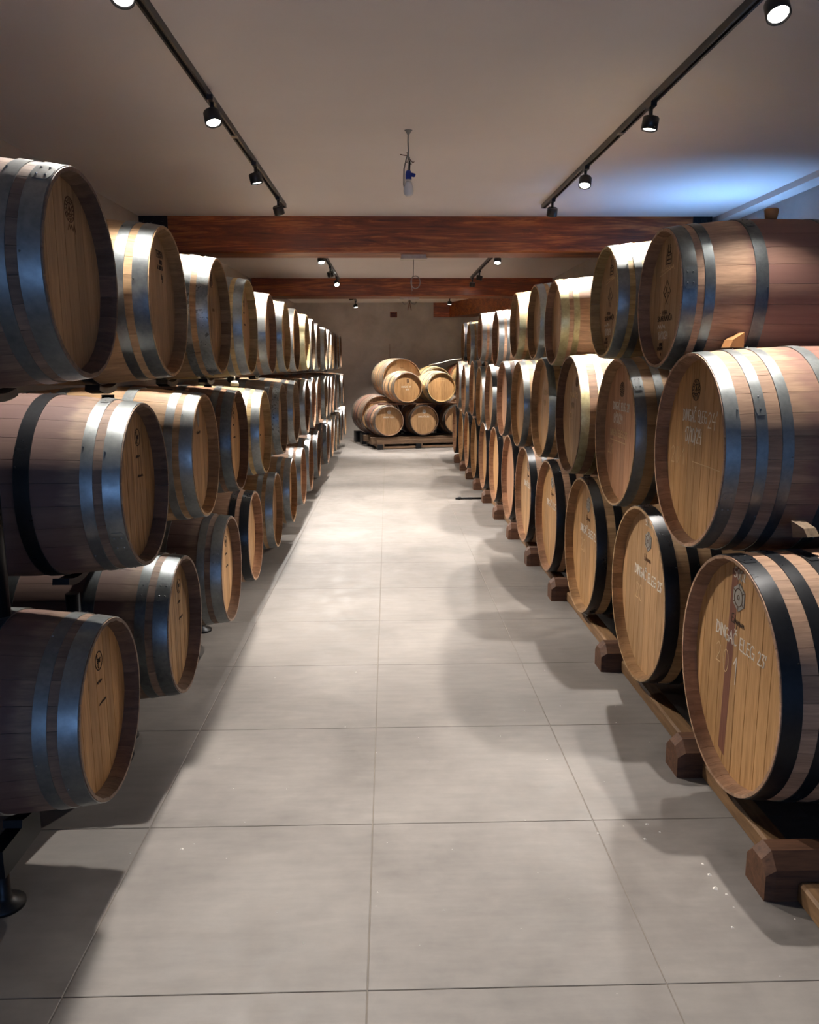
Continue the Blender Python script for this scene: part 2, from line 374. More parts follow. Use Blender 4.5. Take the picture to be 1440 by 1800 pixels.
# ------------------------------------------------------------------ barrels
KINDS = {
 's': dict(L=0.95, rh=0.295, R=0.334, n=26, P=8, hoops=[(0.0, 0.056), (0.086, 0.126), (0.285, 0.335)]),
 'm': dict(L=1.02, rh=0.384, R=0.411, n=30, P=9, hoops=[(0.0, 0.052), (0.106, 0.146), (0.196, 0.236), (0.355, 0.400)]),
 'b': dict(L=1.06, rh=0.421, R=0.445, n=32, P=10, hoops=[(0.0, 0.060), (0.112, 0.158), (0.215, 0.262), (0.375, 0.420)]),
}
REC = 0.052
def prof(k, x): return k['R'] - (k['R'] - k['rh']) * (2 * abs(x) / k['L']) ** 2
def add_stave(mb, k, a0, a1, tone, xs, nrm):
    """one bent stave; every face strip has its own vertices and normals, so curved faces shade round and joints stay crisp"""
    am = (a0 + a1) / 2; L2 = k['L'] / 2; n = len(xs)
    def rin(x):
        dend = L2 - abs(x)
        return prof(k, x) - (0.010 if dend < 0.001 else 0.024 if dend < 0.07 else 0.028)
    def strip(angs, rad, sign):
        b = len(mb.v); m_ = len(angs)
        for x in xs:
            r = rad(x); sl = 8 * (k['R'] - k['rh']) * x / k['L'] ** 2
            if sign < 0 and L2 - abs(x) < 0.031: sl += (0.45 if x > 0 else -0.45)
            for a in angs:
                nrm[len(mb.v)] = tuple((Vector((sl, math.sin(a), math.cos(a))) * sign).normalized()); mb.v.append((x, r * math.sin(a), r * math.cos(a)))
        for i in range(n - 1):
            p = b + i * m_; q = p + m_
            for j in range(m_ - 1):
                f_ = (p + j, q + j, q + j + 1, p + j + 1); mb.face(f_ if sign > 0 else f_[::-1], True, tone)
    strip((a0, am, a1), lambda x: prof(k, x), 1)
    strip((a0, a1), rin, -1)
    for a, sg in ((a0, -1), (a1, 1)):
        b = len(mb.v); nv = (0, sg * math.cos(a), -sg * math.sin(a))
        for x in xs:
            for r in (prof(k, x), rin(x)): nrm[len(mb.v)] = nv; mb.v.append((x, r * math.sin(a), r * math.cos(a)))
        for i in range(n - 1):
            p = b + i * 2; f_ = (p, p + 1, p + 3, p + 2); mb.face(f_ if sg < 0 else f_[::-1], False, tone)
    for x, sg in ((xs[0], -1), (xs[-1], 1)):
        b = len(mb.v)
        for r, a in ((prof(k, x), a0), (prof(k, x), am), (prof(k, x), a1), (rin(x), a1), (rin(x), a0)): nrm[len(mb.v)] = (sg, 0, 0); mb.v.append((x, r * math.sin(a), r * math.cos(a)))
        f_ = tuple(range(b, b + 5)); mb.face(f_ if sg < 0 else f_[::-1], False, tone)
def plank_mesh(mb, y0, y1, R, x0, x1, tone):
    N = 6; top = []; bot = []
    for i in range(N + 1):
        y = y0 + (y1 - y0) * i / N; z = math.sqrt(max(R * R - y * y, 1e-6)); top.append((y, z)); bot.append((y, -z))
    poly = bot + top[::-1]; b = len(mb.v); n = len(poly); c = 0.0016
    ym = (y0 + y1) / 2
    for x, s in ((x0, 1), (x0 + c, 0), (x1, 0)):
        for y, z in poly: mb.v.append((x, y + (c if y < ym else -c) * s * (abs(y - ym) > (y1 - y0) * 0.4), z))
    mb.face([b + i for i in range(n)], False, tone)
    for lay in (0, 1):
        for i in range(n):
            j = (i + 1) % n; mb.face((b + lay * n + j, b + lay * n + i, b + (lay + 1) * n + i, b + (lay + 1) * n + j), False, tone)
    mb.face([b + 2 * n + i for i in range(n)][::-1], False, tone)
def hoop_mesh(k, x0, x1):
    """flat steel band following the bilge, with a riveted lap joint at the top and two side nails"""
    mb = MB(); seg = 56; b = 0; th = 0.0028
    nm = {}
    for a in range(seg):
        an = 2 * PI * a / seg
        for x, dr, fl in ((x0, -0.002, 0), (x0, th, 0), (x0, th, 1), (x1, th, 1), (x1, th, 0), (x1, -0.002, 0)):
            r = prof(k, x) + dr
            if fl: nm[len(mb.v)] = tuple(Vector((8 * (k['R'] - k['rh']) * x / k['L'] ** 2, math.sin(an), math.cos(an))).normalized())
            mb.v.append((x, r * math.sin(an), r * math.cos(an)))
    for a in range(seg):
        p = a * 6; q = ((a + 1) % seg) * 6
        for j in (0, 2, 4): mb.face((p + j, p + j + 1, q + j + 1, q + j), j == 2)
    def stud(x, an, rr, hh):
        r = prof(k, x) + th; nrm = Vector((0, math.sin(an), math.cos(an))); tg = Vector((0, math.cos(an), -math.sin(an))); base = Vector((x, r * math.sin(an), r * math.cos(an)))
        b = len(mb.v)
        for s, hgt in ((1, 0), (0.6, hh)):
            for q in range(6):
                a = 2 * PI * q / 6; mb.v.append(tuple(base + nrm * hgt + (Vector((1, 0, 0)) * math.cos(a) + tg * math.sin(a)) * rr * s))
        for q in range(6):
            q2 = (q + 1) % 6; mb.face((b + q2, b + q, b + 6 + q, b + 6 + q2), True)
        mb.face([b + 6 + q for q in range(6)][::-1])
    for an in (0.9, 2.2, 3.6, 5.2): stud((x1 - 0.006) if x1 < 0 else (x0 + 0.006), an, 0.0035, 0.004)
    return mb.mesh('hoop', M['galv'], False, nm)
def lap_mesh(k, x0, x1):
    """riveted lap joint of a hoop"""
    mb = MB(); nm = {}; th = 0.0028; da = 0.05 / k['R']; xc = (x0 + x1) / 2; wd = x1 - x0; hh = 0.0016
    for i in range(5):
        an = -da + 2 * da * i / 4; ins = 0.2 * wd if i in (0, 4) else 0.03 * wd
        nv = tuple(Vector((8 * (k['R'] - k['rh']) * xc / k['L'] ** 2, math.sin(an), math.cos(an))).normalized())
        for x in (x0 + ins, x1 - ins):
            for dr, fl in ((th, 0), (th + hh, 0), (th + hh, 1)):
                r = prof(k, x) + dr
                if fl: nm[len(mb.v)] = nv
                mb.v.append((x, r * math.sin(an), r * math.cos(an)))
    for i in range(4):
        p = i * 6; q = p + 6
        mb.face((p + 2, p + 5, q + 5, q + 2), True); mb.face((p, p + 1, q + 1, q)); mb.face((p + 4, p + 3, q + 3, q + 4))
    mb.face((0, 3, 4, 1)); mb.face((24, 25, 28, 27))
    def stud(x, an, rr, hh):
        r = prof(k, x) + th; nrm = Vector((0, math.sin(an), math.cos(an))); tg = Vector((0, math.cos(an), -math.sin(an))); base = Vector((x, r * math.sin(an), r * math.cos(an)))
        b = len(mb.v)
        for s, hgt in ((1, 0), (0.6, hh)):
            for q in range(6):
                a = 2 * PI * q / 6; mb.v.append(tuple(base + nrm * hgt + (Vector((1, 0, 0)) * math.cos(a) + tg * math.sin(a)) * rr * s))
        for q in range(6):
            q2 = (q + 1) % 6; mb.face((b + q2, b + q, b + 6 + q, b + 6 + q2), True)
        mb.face([b + 6 + q for q in range(6)][::-1])
    th += hh
    for an in (-da * .5, da * .5):
        for x in ((xc,) if wd < .05 else (xc - wd * .2, xc + wd * .2)): stud(x, an, 0.004, 0.0025)
    return mb.mesh('hoop_lap', M['galv'], False, nm)
ME = {}
for kn, k in KINDS.items():
    L2 = k['L'] / 2
    xs = [-L2, -L2 + 0.03, -L2 + 0.09, -L2 * 0.5, -L2 * 0.17, L2 * 0.17, L2 * 0.5, L2 - 0.09, L2 - 0.03, L2]
    da = 2 * PI / k['n']; gp = 0.0006 / k['R']
    mb = MB(); nm = {}; add_stave(mb, k, -da / 2 + gp, da / 2 - gp, 0, xs, nm); ME[kn, 'stave'] = mb.mesh('stave', M['oak_tan'], False, nm)
    mb = MB(); nm = {}
    for i in range(k['n']): add_stave(mb, k, (i - .5) * da + gp, (i + .5) * da - gp, random.random(), xs, nm)
    ME[kn, 'body'] = mb.mesh('staves', M['oak_tan'], True, nm)
    rin = prof(k, L2 - REC) - 0.0235; P = k['P']
    ws = [random.uniform(0.8, 1.25) for _ in range(P)]; sw = sum(ws); y = -rin + 0.0005; pl = []
    for q in ws: pl.append((y, y + q / sw * (2 * rin - 0.001))); y = pl[-1][1]
    ME[kn, 'planks'] = []
    allp = MB()
    for y0, y1 in pl:
        mb = MB(); plank_mesh(mb, y0 + 0.0006, y1 - 0.0006, rin, -L2 + REC, -L2 + REC + 0.02, 0); ME[kn, 'planks'].append(mb.mesh('head_plank', M['head_tan']))
        plank_mesh(allp, y0 + 0.0006, y1 - 0.0006, rin, -L2 + REC, -L2 + REC + 0.02, random.random())
    ME[kn, 'head'] = allp.mesh('head', M['head_tan'], True)
    bk = MB(); plank_mesh(bk, -rin + 0.0005, rin - 0.0005, rin, L2 - REC - 0.02, L2 - REC, 0.3); ME[kn, 'rear'] = bk.mesh('rear_head', M['head_tan'], True)
    ME[kn, 'hoops'] = []; ME[kn, 'laps'] = []
    for sgn in (-1, 1):
        for a, b in k['hoops']:
            x0, x1 = (-L2 + a + 0.004, -L2 + b + 0.004) if sgn < 0 else (L2 - b - 0.004, L2 - a - 0.004)
            ME[kn, 'hoops'].append(hoop_mesh(k, x0, x1)); ME[kn, 'laps'].append(lap_mesh(k, x0, x1))

def barrel(kn, x, y, z, rz, label, group, body='oak_tan', head='head_tan', hoop='galv', hoop2=None, detail=False, scale=1.0):
    """x is the plane of the front rim, (y,z) the axis; local front faces -X"""
    k = KINDS[kn]; R = k['R']
    ax = Vector((math.cos(rz), math.sin(rz), 0))
    c = Vector((x, y, z)) + ax * k['L'] / 2 * scale if rz in (0.0, PI) else Vector((x, y, z)) + ax * k['L'] / 2 * scale
    root = thing('wine_barrel', label, 'barrel', (c.x, c.y, c.z - R * scale), rz, group)
    root.scale = (scale,) * 3
    A = (0, 0, R); tw = random.uniform(0, 6.28)
    if detail:
        for i in range(k['n']): add('stave', ME[kn, 'stave'], root, A, (tw + 2 * PI * i / k['n'], 0, 0), M[body])
        for pm in ME[kn, 'planks']: add('head_plank', pm, root, A, (0, 0, 0), M[head])
    else:
        add('staves', ME[kn, 'body'], root, A, (tw, 0, 0), M[body])
        add('head', ME[kn, 'head'], root, A, (0, 0, 0), M[head])
    add('rear_head', ME[kn, 'rear'], root, A, (0, 0, 0), M[head])
    for i, hm in enumerate(ME[kn, 'hoops']):
        hn = hoop if (i % len(k['hoops'])) < 2 or not hoop2 else hoop2
        ho = add('hoop', hm, root, A, (random.uniform(-0.2, 0.2) if kn == 'b' else random.uniform(-2.2, 2.2), 0, 0), M[hn])
        if detail and i < len(k['hoops']): add('hoop_lap', ME[kn, 'laps'][i], ho, (0, 0, 0), (0, 0, 0), M[hn])
    return root

# ---- strokes: handwriting and stamps on the heads -------------------------------------------------
def arc(cx, cy, rx, ry, a0, a1, n=10): return [(cx + rx * math.cos(a0 + (a1 - a0) * i / n), cy + ry * math.sin(a0 + (a1 - a0) * i / n)) for i in range(n + 1)]
G = {
 'A': (.7, [[(0, 0), (.35, 1), (.7, 0)], [(.12, .35), (.58, .35)]]), 'B': (.55, [[(0, 0), (0, 1), (.45, .9), (.45, .6), (0, .5), (.55, .35), (.5, .05), (0, 0)]]),
 'C': (.6, [arc(.35, .5, .35, .5, .9, 5.4)]), 'D': (.65, [[(0, 0), (.06, 1)], [(-.08, .96), (.4, .9), (.65, .5), (.4, .08), (-.05, 0)]]),
 'E': (.5, [[(.5, 1), (.02, .95), (0, .05), (.5, 0)], [(0, .52), (.4, .52)]]), 'G': (.65, [arc(.35, .5, .35, .5, .9, 5.9), [(.35, .45), (.68, .45), (.66, 0)]]),
 'I': (.12, [[(.06, 0), (.06, 1)]]), 'K': (.55, [[(0, 0), (0, 1)], [(.5, 1), (0, .45), (.55, 0)]]), 'L': (.5, [[(.05, 1), (0, 0), (.5, .02)]]), 'M': (.8, [[(0, 0), (.1, 1), (.4, .3), (.7, 1), (.8, 0)]]),
 'N': (.6, [[(0, 0), (0, 1), (.6, 0), (.6, 1)]]), 'O': (.65, [arc(.33, .5, .33, .5, 0, 6.28, 14)]), 'R': (.6, [[(0, 0), (0, 1), (.5, .9), (.5, .6), (0, .5), (.6, 0)]]),
 'S': (.55, [[(.55, .9), (.3, 1), (.02, .8), (.1, .55), (.48, .45), (.53, .18), (.28, 0), (0, .1)]]), 'T': (.6, [[(0, 1), (.6, 1)], [(.3, 1), (.3, 0)]]),
 'U': (.6, [[(0, 1), (.03, .2), (.3, 0), (.57, .2), (.6, 1)]]), 'V': (.6, [[(0, 1), (.3, 0), (.6, 1)]]), '0': (.5, [arc(.25, .5, .25, .5, 1.6, 7.9, 14)]),
 '1': (.25, [[(0, .7), (.2, 1), (.2, 0)]]), '2': (.5, [[(0, .8), (.2, 1), (.45, .85), (.4, .55), (0, 0), (.5, .02)]]), '3': (.48, [[(0, .95), (.45, .95), (.15, .58), (.45, .4), (.4, .08), (.15, 0), (0, .1)]]),
 '4': (.5, [[(.2, 1), (0, .45), (.5, .45)], [(.42, .8), (.4, -.05)]]), '5': (.5, [[(.5, 1), (.08, 1), (.02, .58), (.4, .5), (.45, .15), (.2, 0), (0, .08)]]), '7': (.45, [[(0, 1), (.45, 1), (.15, 0)]]),
 '8': (.45, [arc(.22, .75, .2, .25, 4.7, 11, 10), arc(.22, .25, .23, .25, 1.57, 7.85, 10)]), '/': (.35, [[(0, -.15), (.35, 1.1)]]), "'": (.12, [[(.06, 1.05), (.02, .8)]]), '.': (.12, [[(.03, .45), (.1, .45)]]), ' ': (.35, []),
 'l': (.3, [[(0, .1), (.25, .6), (.2, 1), (.08, .8), (.12, .1), (.3, .05)]]), '?': (0, []),
}
G['^'] = (0, [[(-.62, 1.3), (-.45, 1.12), (-.25, 1.32)]])       # caron over the previous letter
class Stroke(list): w = None
WORD = [0]
def write(text, u, v, h, gap=0.22, jit=0.04, slope=0.0):
    out = []; x = 0; WORD[0] += 1
    for ch in text:
        if ch == ' ': WORD[0] += 1
        wd, st = G.get(ch, G[' '])
        jy = random.uniform(-jit, jit)
        for s in st: k_ = Stroke((u + (x + a) * h, v + (b + jy) * h + slope * (x + a) * h) for a, b in s); k_.w = WORD[0]; out.append(k_)
        x += wd + gap if wd else 0
    return out
def fit(lines, u0, u1):
    xs = [p[0] for l in lines for p in l]; a, b = min(xs), max(xs)
    out = []
    for l in lines: k_ = Stroke((u0 + (p - a) / (b - a) * (u1 - u0), q) for p, q in l); k_.w = l.w; out.append(k_)
    return out
def scribble(u, v, length, h):
    n = max(6, int(length / (h * 0.55))); pts = []
    for i in range(n + 1): pts.append((u + length * i / n, v + (h * random.uniform(0.5, 1.0) if i % 2 else random.uniform(0, h * 0.3))))
    return [pts]
def ring(u, v, r, n=28, ry=None): return [arc(u, v, r, ry or r, 0, 2 * PI, n)]
def ink(root, kn, lines, wd, mat, name='chalk_writing', label=None, lift=0.0012):
    if name in ('chalk_writing', 'branded_name', 'printed_text'):        # each word is a piece of its own
        gs = {}
        for ln in lines: gs.setdefault(getattr(ln, 'w', None), []).append(ln)
        if len(gs) > 1: return [ink(root, kn, g_, wd, mat, name, label, lift) for g_ in gs.values()]
    k = KINDS[kn]; x = -k['L'] / 2 + REC - lift; mb = MB()
    for ln in lines:
        for i in range(len(ln) - 1):
            (a, b), (c, d) = ln[i], ln[i + 1]; L = math.hypot(c - a, d - b)
            if L < 1e-6: continue
            nx, ny = -(d - b) / L * wd / 2, (c - a) / L * wd / 2; ex, ey = (c - a) / L * wd * 0.35, (d - b) / L * wd * 0.35
            q = [(a - ex + nx, b - ey + ny), (a - ex - nx, b - ey - ny), (c + ex - nx, d + ey - ny), (c + ex + nx, d + ey + ny)]
            s = len(mb.v)
            for u, v in q: mb.v.append((x, -u, v))
            for u, v in q: mb.v.append((x + 0.0009, -u, v))
            mb.face((s + 3, s + 2, s + 1, s))
            for j in range(4): mb.face((s + j, s + (j + 1) % 4, s + 4 + (j + 1) % 4, s + 4 + j))
    o = build(name, mb, M[mat], root, (0, 0, k['R']))
    if label: o['label'] = label
    return o
def hexmedal(root, kn, u, v, r):
    k = KINDS[kn]; x = -k['L'] / 2 + REC
    poly = [(-u + r * math.sin(PI / 3 * i), v + r * math.cos(PI / 3 * i)) for i in range(6)]
    o = build('medallion', MB().prism(poly, x - 0.003, x, 'x'), M['tag'], root, (0, 0, k['R'])); o['label'] = 'grey hexagonal medallion'
    ls = ring(u, v, r * 0.62) + ring(u, v, r * 0.16, 10) + [[(u + r * 0.66 * math.sin(a), v + r * 0.66 * math.cos(a)), (u + r * 0.95 * math.sin(a), v + r * 0.95 * math.cos(a))] for a in [PI / 3 * i for i in range(6)]]
    en = ink(root, kn, ls, 0.0022, 'stamp_soft', 'engraving', lift=0.0044); en.parent = o; en.location = (0, 0, 0)
def seal(root, kn, u, v, r, mat='stamp'):
    ls = ring(u, v, r) + ring(u, v, r * 0.55)
    for i in range(16):
        a = 2 * PI * i / 16; ls.append([(u + r * .68 * math.cos(a), v + r * .68 * math.sin(a)), (u + r * .88 * math.cos(a + .06), v + r * .88 * math.sin(a + .06))])
    ls += [[(u, v - r * .4), (u, v + r * .5)], [(u - r * .25, v - r * .1), (u, v + r * .3), (u + r * .25, v - r * .1)], [(u - r * .3, v - r * .35), (u + r * .3, v - r * .35)]]
    ink(root, kn, ls, r * 0.085, mat, 'branded_seal', 'round dark branded seal')
def circle_stamp(root, kn, u, v, r):
    ls = ring(u, v, r) + write('E', u - r * .5, v + r * .28, r * .38) + write('EMT', u - r * .45, v - r * .2, r * .42, 0.15) + write('C', u - r * .35, v - r * .72, r * .36)
    ink(root, kn, ls, r * 0.11, 'stamp', 'branded_stamp', 'black circular letter stamp')

ORD = ['first', 'second', 'third', 'fourth', 'fifth', 'sixth', 'seventh', 'eighth', 'ninth', 'tenth', 'eleventh', 'twelfth', 'thirteenth', 'fourteenth', 'fifteenth', 'sixteenth', 'seventeenth']
HN = {'galv': 'grey galvanised', 'galv_dark': 'dark weathered', 'galv_spot': 'spotted grey', 'brass': 'yellowed', 'black': 'black'}
AL, AR = -0.8886, 1.1921
def row(side, lvl, kn, items, looks, defaults, near):
    out = []
    for i, it in enumerate(items):
        y, z = it[0], it[1]; sc = it[2] if len(it) > 2 else 1.0
        lk = dict(defaults); lk.update(looks.get(i, {}))
        if i not in looks:
            lk['hoop'] = random.choice(defaults.get('hs', [lk['hoop']])); lk['body'] = random.choice(defaults.get('bs', [lk['body']])); lk['head'] = random.choice(defaults.get('hd', [lk['head']]))
        for q in ('hs', 'bs', 'hd'): lk.pop(q, None)
        what = lk.pop('what', None)
        lb = 'oak barrel with %s%s hoops, %s in %s %s row' % ((what + ', ') if what else '', HN[lk['hoop']], ORD[i], side, lvl)
        o = barrel(kn, AL if side == 'left' else AR, y, z, PI if side == 'left' else 0.0, lb, 'barrels in the %s stack' % side, detail=y < near, scale=sc, **lk)
        out.append(o)
    return out
HS = ['galv', 'galv', 'galv', 'galv_dark', 'galv_spot']
BS = ['oak_tan', 'oak_pink', 'oak_grey', 'oak_dark', 'oak_wine']
HD = ['head_tan', 'head_tan', 'head_grey', 'head_gold']
dl = dict(body='oak_tan', head='head_tan', hoop='galv', hs=HS, bs=BS, hd=HD)
LT = row('left', 'top', 's', [(2.507, 1.893), (3.458, 1.888), (4.484, 1.893), (5.453, 1.884), (6.416, 1.878), (7.376, 1.89), (8.184, 1.888), (9.277, 1.899), (10.003, 1.892), (10.761, 1.883), (12.0, 1.886), (12.75, 1.891), (13.5, 1.892), (14.25, 1.893), (15.02, 1.9), (15.85, 1.915)],
 {0: dict(body='oak_wine', head='head_grey', hoop='galv', what='a faded round seal'), 1: dict(body='oak_tan', head='head_grey', hoop='galv_dark', what='small printed lines'), 2: dict(body='oak_tan', head='head_rough', hoop='galv_spot'), 3: dict(body='oak_pale', hoop='galv', head='head_tan'),
  4: dict(body='oak_pink', hoop='galv', head='head_tan'), 5: dict(body='oak_pale', hoop='galv', head='head_tan'), 6: dict(hoop='galv_spot', body='oak_tan', head='head_tan'), 7: dict(hoop='brass', body='oak_pale', head='head_gold'), 8: dict(hoop='galv_spot', body='oak_grey', head='head_gold')}, dl, 7.6)
LM = row('left', 'middle', 's', [(2.999, 1.203), (4.006, 1.202), (4.923, 1.194), (5.958, 1.165), (6.996, 1.198), (7.996, 1.198), (9.123, 1.194), (9.916, 1.208), (10.681, 1.207), (11.9, 1.202), (12.62, 1.199), (13.36, 1.199), (14.2, 1.199), (15.3, 1.199), (16.5, 1.199)],
 {0: dict(body='oak_wine', head='head_rough', hoop='galv', hoop2='black', what='a circular letter stamp'), 1: dict(body='oak_tan', head='head_tan', hoop='galv', what='a pale pointed tag'), 2: dict(body='oak_dark', head='head_gold', hoop='galv_dark'), 3: dict(body='oak_pale', head='head_gold', hoop='galv'), 4: dict(body='oak_grey', head='head_grey', hoop='galv_spot')}, dl, 7.6)
LB = row('left', 'bottom', 's', [(2.487, 0.554, 0.97), (3.446, 0.524), (4.513, 0.506), (5.368, 0.519), (6.477, 0.499), (7.573, 0.493), (8.519, 0.501), (9.387, 0.518), (10.491, 0.529), (12.1, 0.512), (13.05, 0.515), (13.95, 0.523), (14.95, 0.526), (15.95, 0.526), (17.1, 0.535)],
 {0: dict(body='oak_wine', head='head_gold', hoop='galv', what='a circular letter stamp'), 1: dict(body='oak_wine', head='head_rough', hoop='galv_dark'), 2: dict(body='oak_wine', head='head_tan', hoop='galv'), 3: dict(body='oak_pink', head='head_tan', hoop='black'), 4: dict(body='oak_tan', head='head_tan', hoop='galv')}, dl, 7.6)
dr = dict(body='oak_tan', head='head_tan', hoop='galv', hs=['galv', 'galv_dark', 'galv'], bs=['oak_tan', 'oak_pink', 'oak_grey'], hd=['head_tan', 'head_grey'])
RTB = row('right', 'top', 's', [(3.667, 1.915), (4.607, 1.97), (6.013, 1.933), (6.796, 1.979), (7.812, 2.002), (9.182, 1.928), (10.738, 2.002), (12.2, 1.951), (13.15, 2.011)],
 {0: dict(body='oak_pink', head='head_grey', hoop='galv_dark', what='a diamond logo'), 1: dict(body='oak_pale', head='head_grey', hoop='galv', what='a diamond logo'), 2: dict(body='oak_pink', head='head_grey', hoop='brass'), 3: dict(body='oak_tan', head='head_grey', hoop='galv'), 4: dict(body='oak_tan', head='head_tan', hoop='brass'), 5: dict(body='oak_pink', head='head_gold', hoop='galv'), 6: dict(body='oak_pink', head='head_tan', hoop='galv'), 7: dict(hoop='galv'), 8: dict(hoop='black')}, dr, 6.5)
dm = dict(body='oak_tan', head='head_gold', hoop='galv', hs=['galv', 'galv_dark'], bs=['oak_tan', 'oak_pink'], hd=['head_gold', 'head_tan', 'head_rose'])
RM = row('right', 'middle', 'm', [(3.235, 1.29), (4.295, 1.278), (5.427, 1.307), (6.443, 1.306), (7.566, 1.283), (8.607, 1.294), (9.747, 1.265), (10.779, 1.244), (11.682, 1.323), (12.979, 1.271), (14.1, 1.33)],
 {0: dict(body='oak_pink', head='head_gold', hoop='galv', what='large white chalk lettering'), 1: dict(body='oak_tan', head='head_rose', hoop='galv', what='a chalked reddish head'), 2: dict(body='oak_dark', head='head_grey', hoop='brass', what='faint chalk'), 3: dict(body='oak_tan', head='head_tan', hoop='galv_dark')}, dm, 6.5)
db = dict(body='oak_tan', head='head_gold', hoop='black', hs=['black'], bs=['oak_tan', 'oak_pink'], hd=['head_gold', 'head_tan'])
RB = row('right', 'bottom', 'b', [(2.732, 0.545), (3.792, 0.542), (4.971, 0.522), (6.094, 0.505), (7.168, 0.505), (8.105, 0.532), (9.203, 0.532), (10.289, 0.52), (11.376, 0.505), (12.422, 0.53), (13.411, 0.511), (14.7, 0.522)],
 {0: dict(body='oak_pink', head='head_gold', hoop='black', what='a vertical purple stain'), 1: dict(body='oak_tan', head='head_tan', hoop='black', what='a large hexagonal medallion'), 2: dict(body='oak_tan', head='head_gold', hoop='black', what='a wine-stained rim'), 5: dict(body='oak_pink', head='head_rose', hoop='black', what='a pinkish head'), 10: dict(hoop='galv_dark')}, db, 6.5)

# marks, right side
r = RB[0]
ink(r, 'b', write('500l', -0.088, 0.332, 0.036), 0.0045, 'chalk', label='chalked 500 litre mark'); hexmedal(r, 'b', -0.037, 0.268, 0.052)
SCR = lambda u, v, h: write('E', u, v, h * 1.1) + [[(u + h * (.6 + .18 * i), v + h * (.55 if i % 2 else .05)) for i in range(17)], [(u + h * 1.5, v), (u + h * 1.4, v - h * .5)], [(u + h * 1.0, v + h * .6), (u + h * .95, v + h * 1.05), (u + h * .85, v)]]
ink(r, 'b', SCR(-0.086, 0.165, 0.03), 0.003, 'stamp', 'branded_script')
ink(r, 'b', fit(write("DINGAC^ ELEG 23'", -0.216, 0.085, 0.046, 0.16), -.216, .195), 0.0048, 'chalk', label='chalked word of the line DINGAC ELEG 23')
ink(r, 'b', write('2', -0.20, -0.02, 0.075) + write('0', -0.135, -0.04, 0.085), 0.0035, 'chalk_faint'); ink(r, 'b', write('1', -0.045, -0.055, 0.10), 0.005, 'chalk')
st = MB(); xx = -KINDS['b']['L'] / 2 + REC - 0.0006
st.v += [(xx, 0.078, -0.355), (xx, 0.132, -0.34), (xx, 0.115, 0.05), (xx, 0.104, 0.36), (xx, 0.050, 0.378), (xx, 0.058, 0.05)]; st.face((0, 1, 2, 5)); st.face((5, 2, 3, 4))
M['wine_streak'] = oak('wine_streak', (98, 60, 48), (134, 88, 68), hg, tone=0.1)
o = build('stained_strip', st, M['wine_streak'], r, (0, 0, KINDS['b']['R'])); o['label'] = 'vertical purple wine stain'
for q, (yy, s20) in enumerate(((1, '20'), (2, '20'), (3, ''), (4, ''))):
    r = RB[yy]; hexmedal(r, 'b', 0.0, 0.255, 0.05)
    if yy < 2: ink(r, 'b', write('500l', -0.05, 0.325, 0.034), 0.0045, 'chalk')
    ink(r, 'b', SCR(-0.05, 0.155, 0.028), 0.003, 'stamp_soft', 'branded_script')
    ink(r, 'b', fit(write("DINGAC^ ELEG 23'", -0.19, 0.06, 0.046, 0.16), -.19, .22), 0.006, 'chalk')
    if s20: ink(r, 'b', write(s20, -0.16, -0.06, 0.08), 0.004, 'chalk_faint')
r = RM[0]; seal(r, 'm', -0.056, 0.24, 0.042)
ink(r, 'm', fit(write("DINGAC^ ELEG", -0.186, 0.112, 0.046, 0.16), -.186, .07) + write("24'", 0.088, 0.098, 0.06, 0.16), 0.0045, 'chalk', label='chalked word of the line DINGAC ELEG 24')
ink(r, 'm', fit(write('17/10/24', -0.15, 0.028, 0.056, 0.1), -.15, .025), 0.005, 'chalk', label='chalked date 17/10/24')
ink(r, 'm', write('20.1', -0.30, -0.075, 0.07, 0.25), 0.0045, 'chalk_faint'); ink(r, 'm', [[(-0.05, -0.075), (-0.06, -0.035)], [(-0.055, -0.05), (0.10, -0.052), (0.225, -0.056)]], 0.003, 'chalk_faint')
r = RM[1]; seal(r, 'm', -0.045, 0.226, 0.038)
ink(r, 'm', fit(write("DINGAC^ ELEG 24'", -0.205, 0.115, 0.04, 0.14), -.205, .1) + fit(write('8/10/24', -0.185, 0.045, 0.05, 0.12), -.185, -.02), 0.006, 'chalk')
ink(r, 'm', fit(write("DINGAC^ ELEG 23", -0.245, -0.028, 0.034, 0.16), -.245, .07) + [[(-0.237, -0.05), (0.052, -0.056)]] + write('201', -0.28, -0.13, 0.055, 0.2), 0.005, 'chalk_faint')
r = RM[2]; seal(r, 'm', 0.03, 0.22, 0.034, 'stamp_soft'); ink(r, 'm', write("DINGAC^ 24", -0.16, 0.11, 0.036, 0.2) + write('8/10', -0.12, 0.04, 0.036) + write('201', -0.15, -0.03, 0.04), 0.005, 'chalk_faint')
r = RM[3]; ink(r, 'm', write("DINGAC^ 24", -0.1, 0.1, 0.034, 0.2) + write('8/10', -0.08, 0.02, 0.036), 0.006, 'chalk_faint')
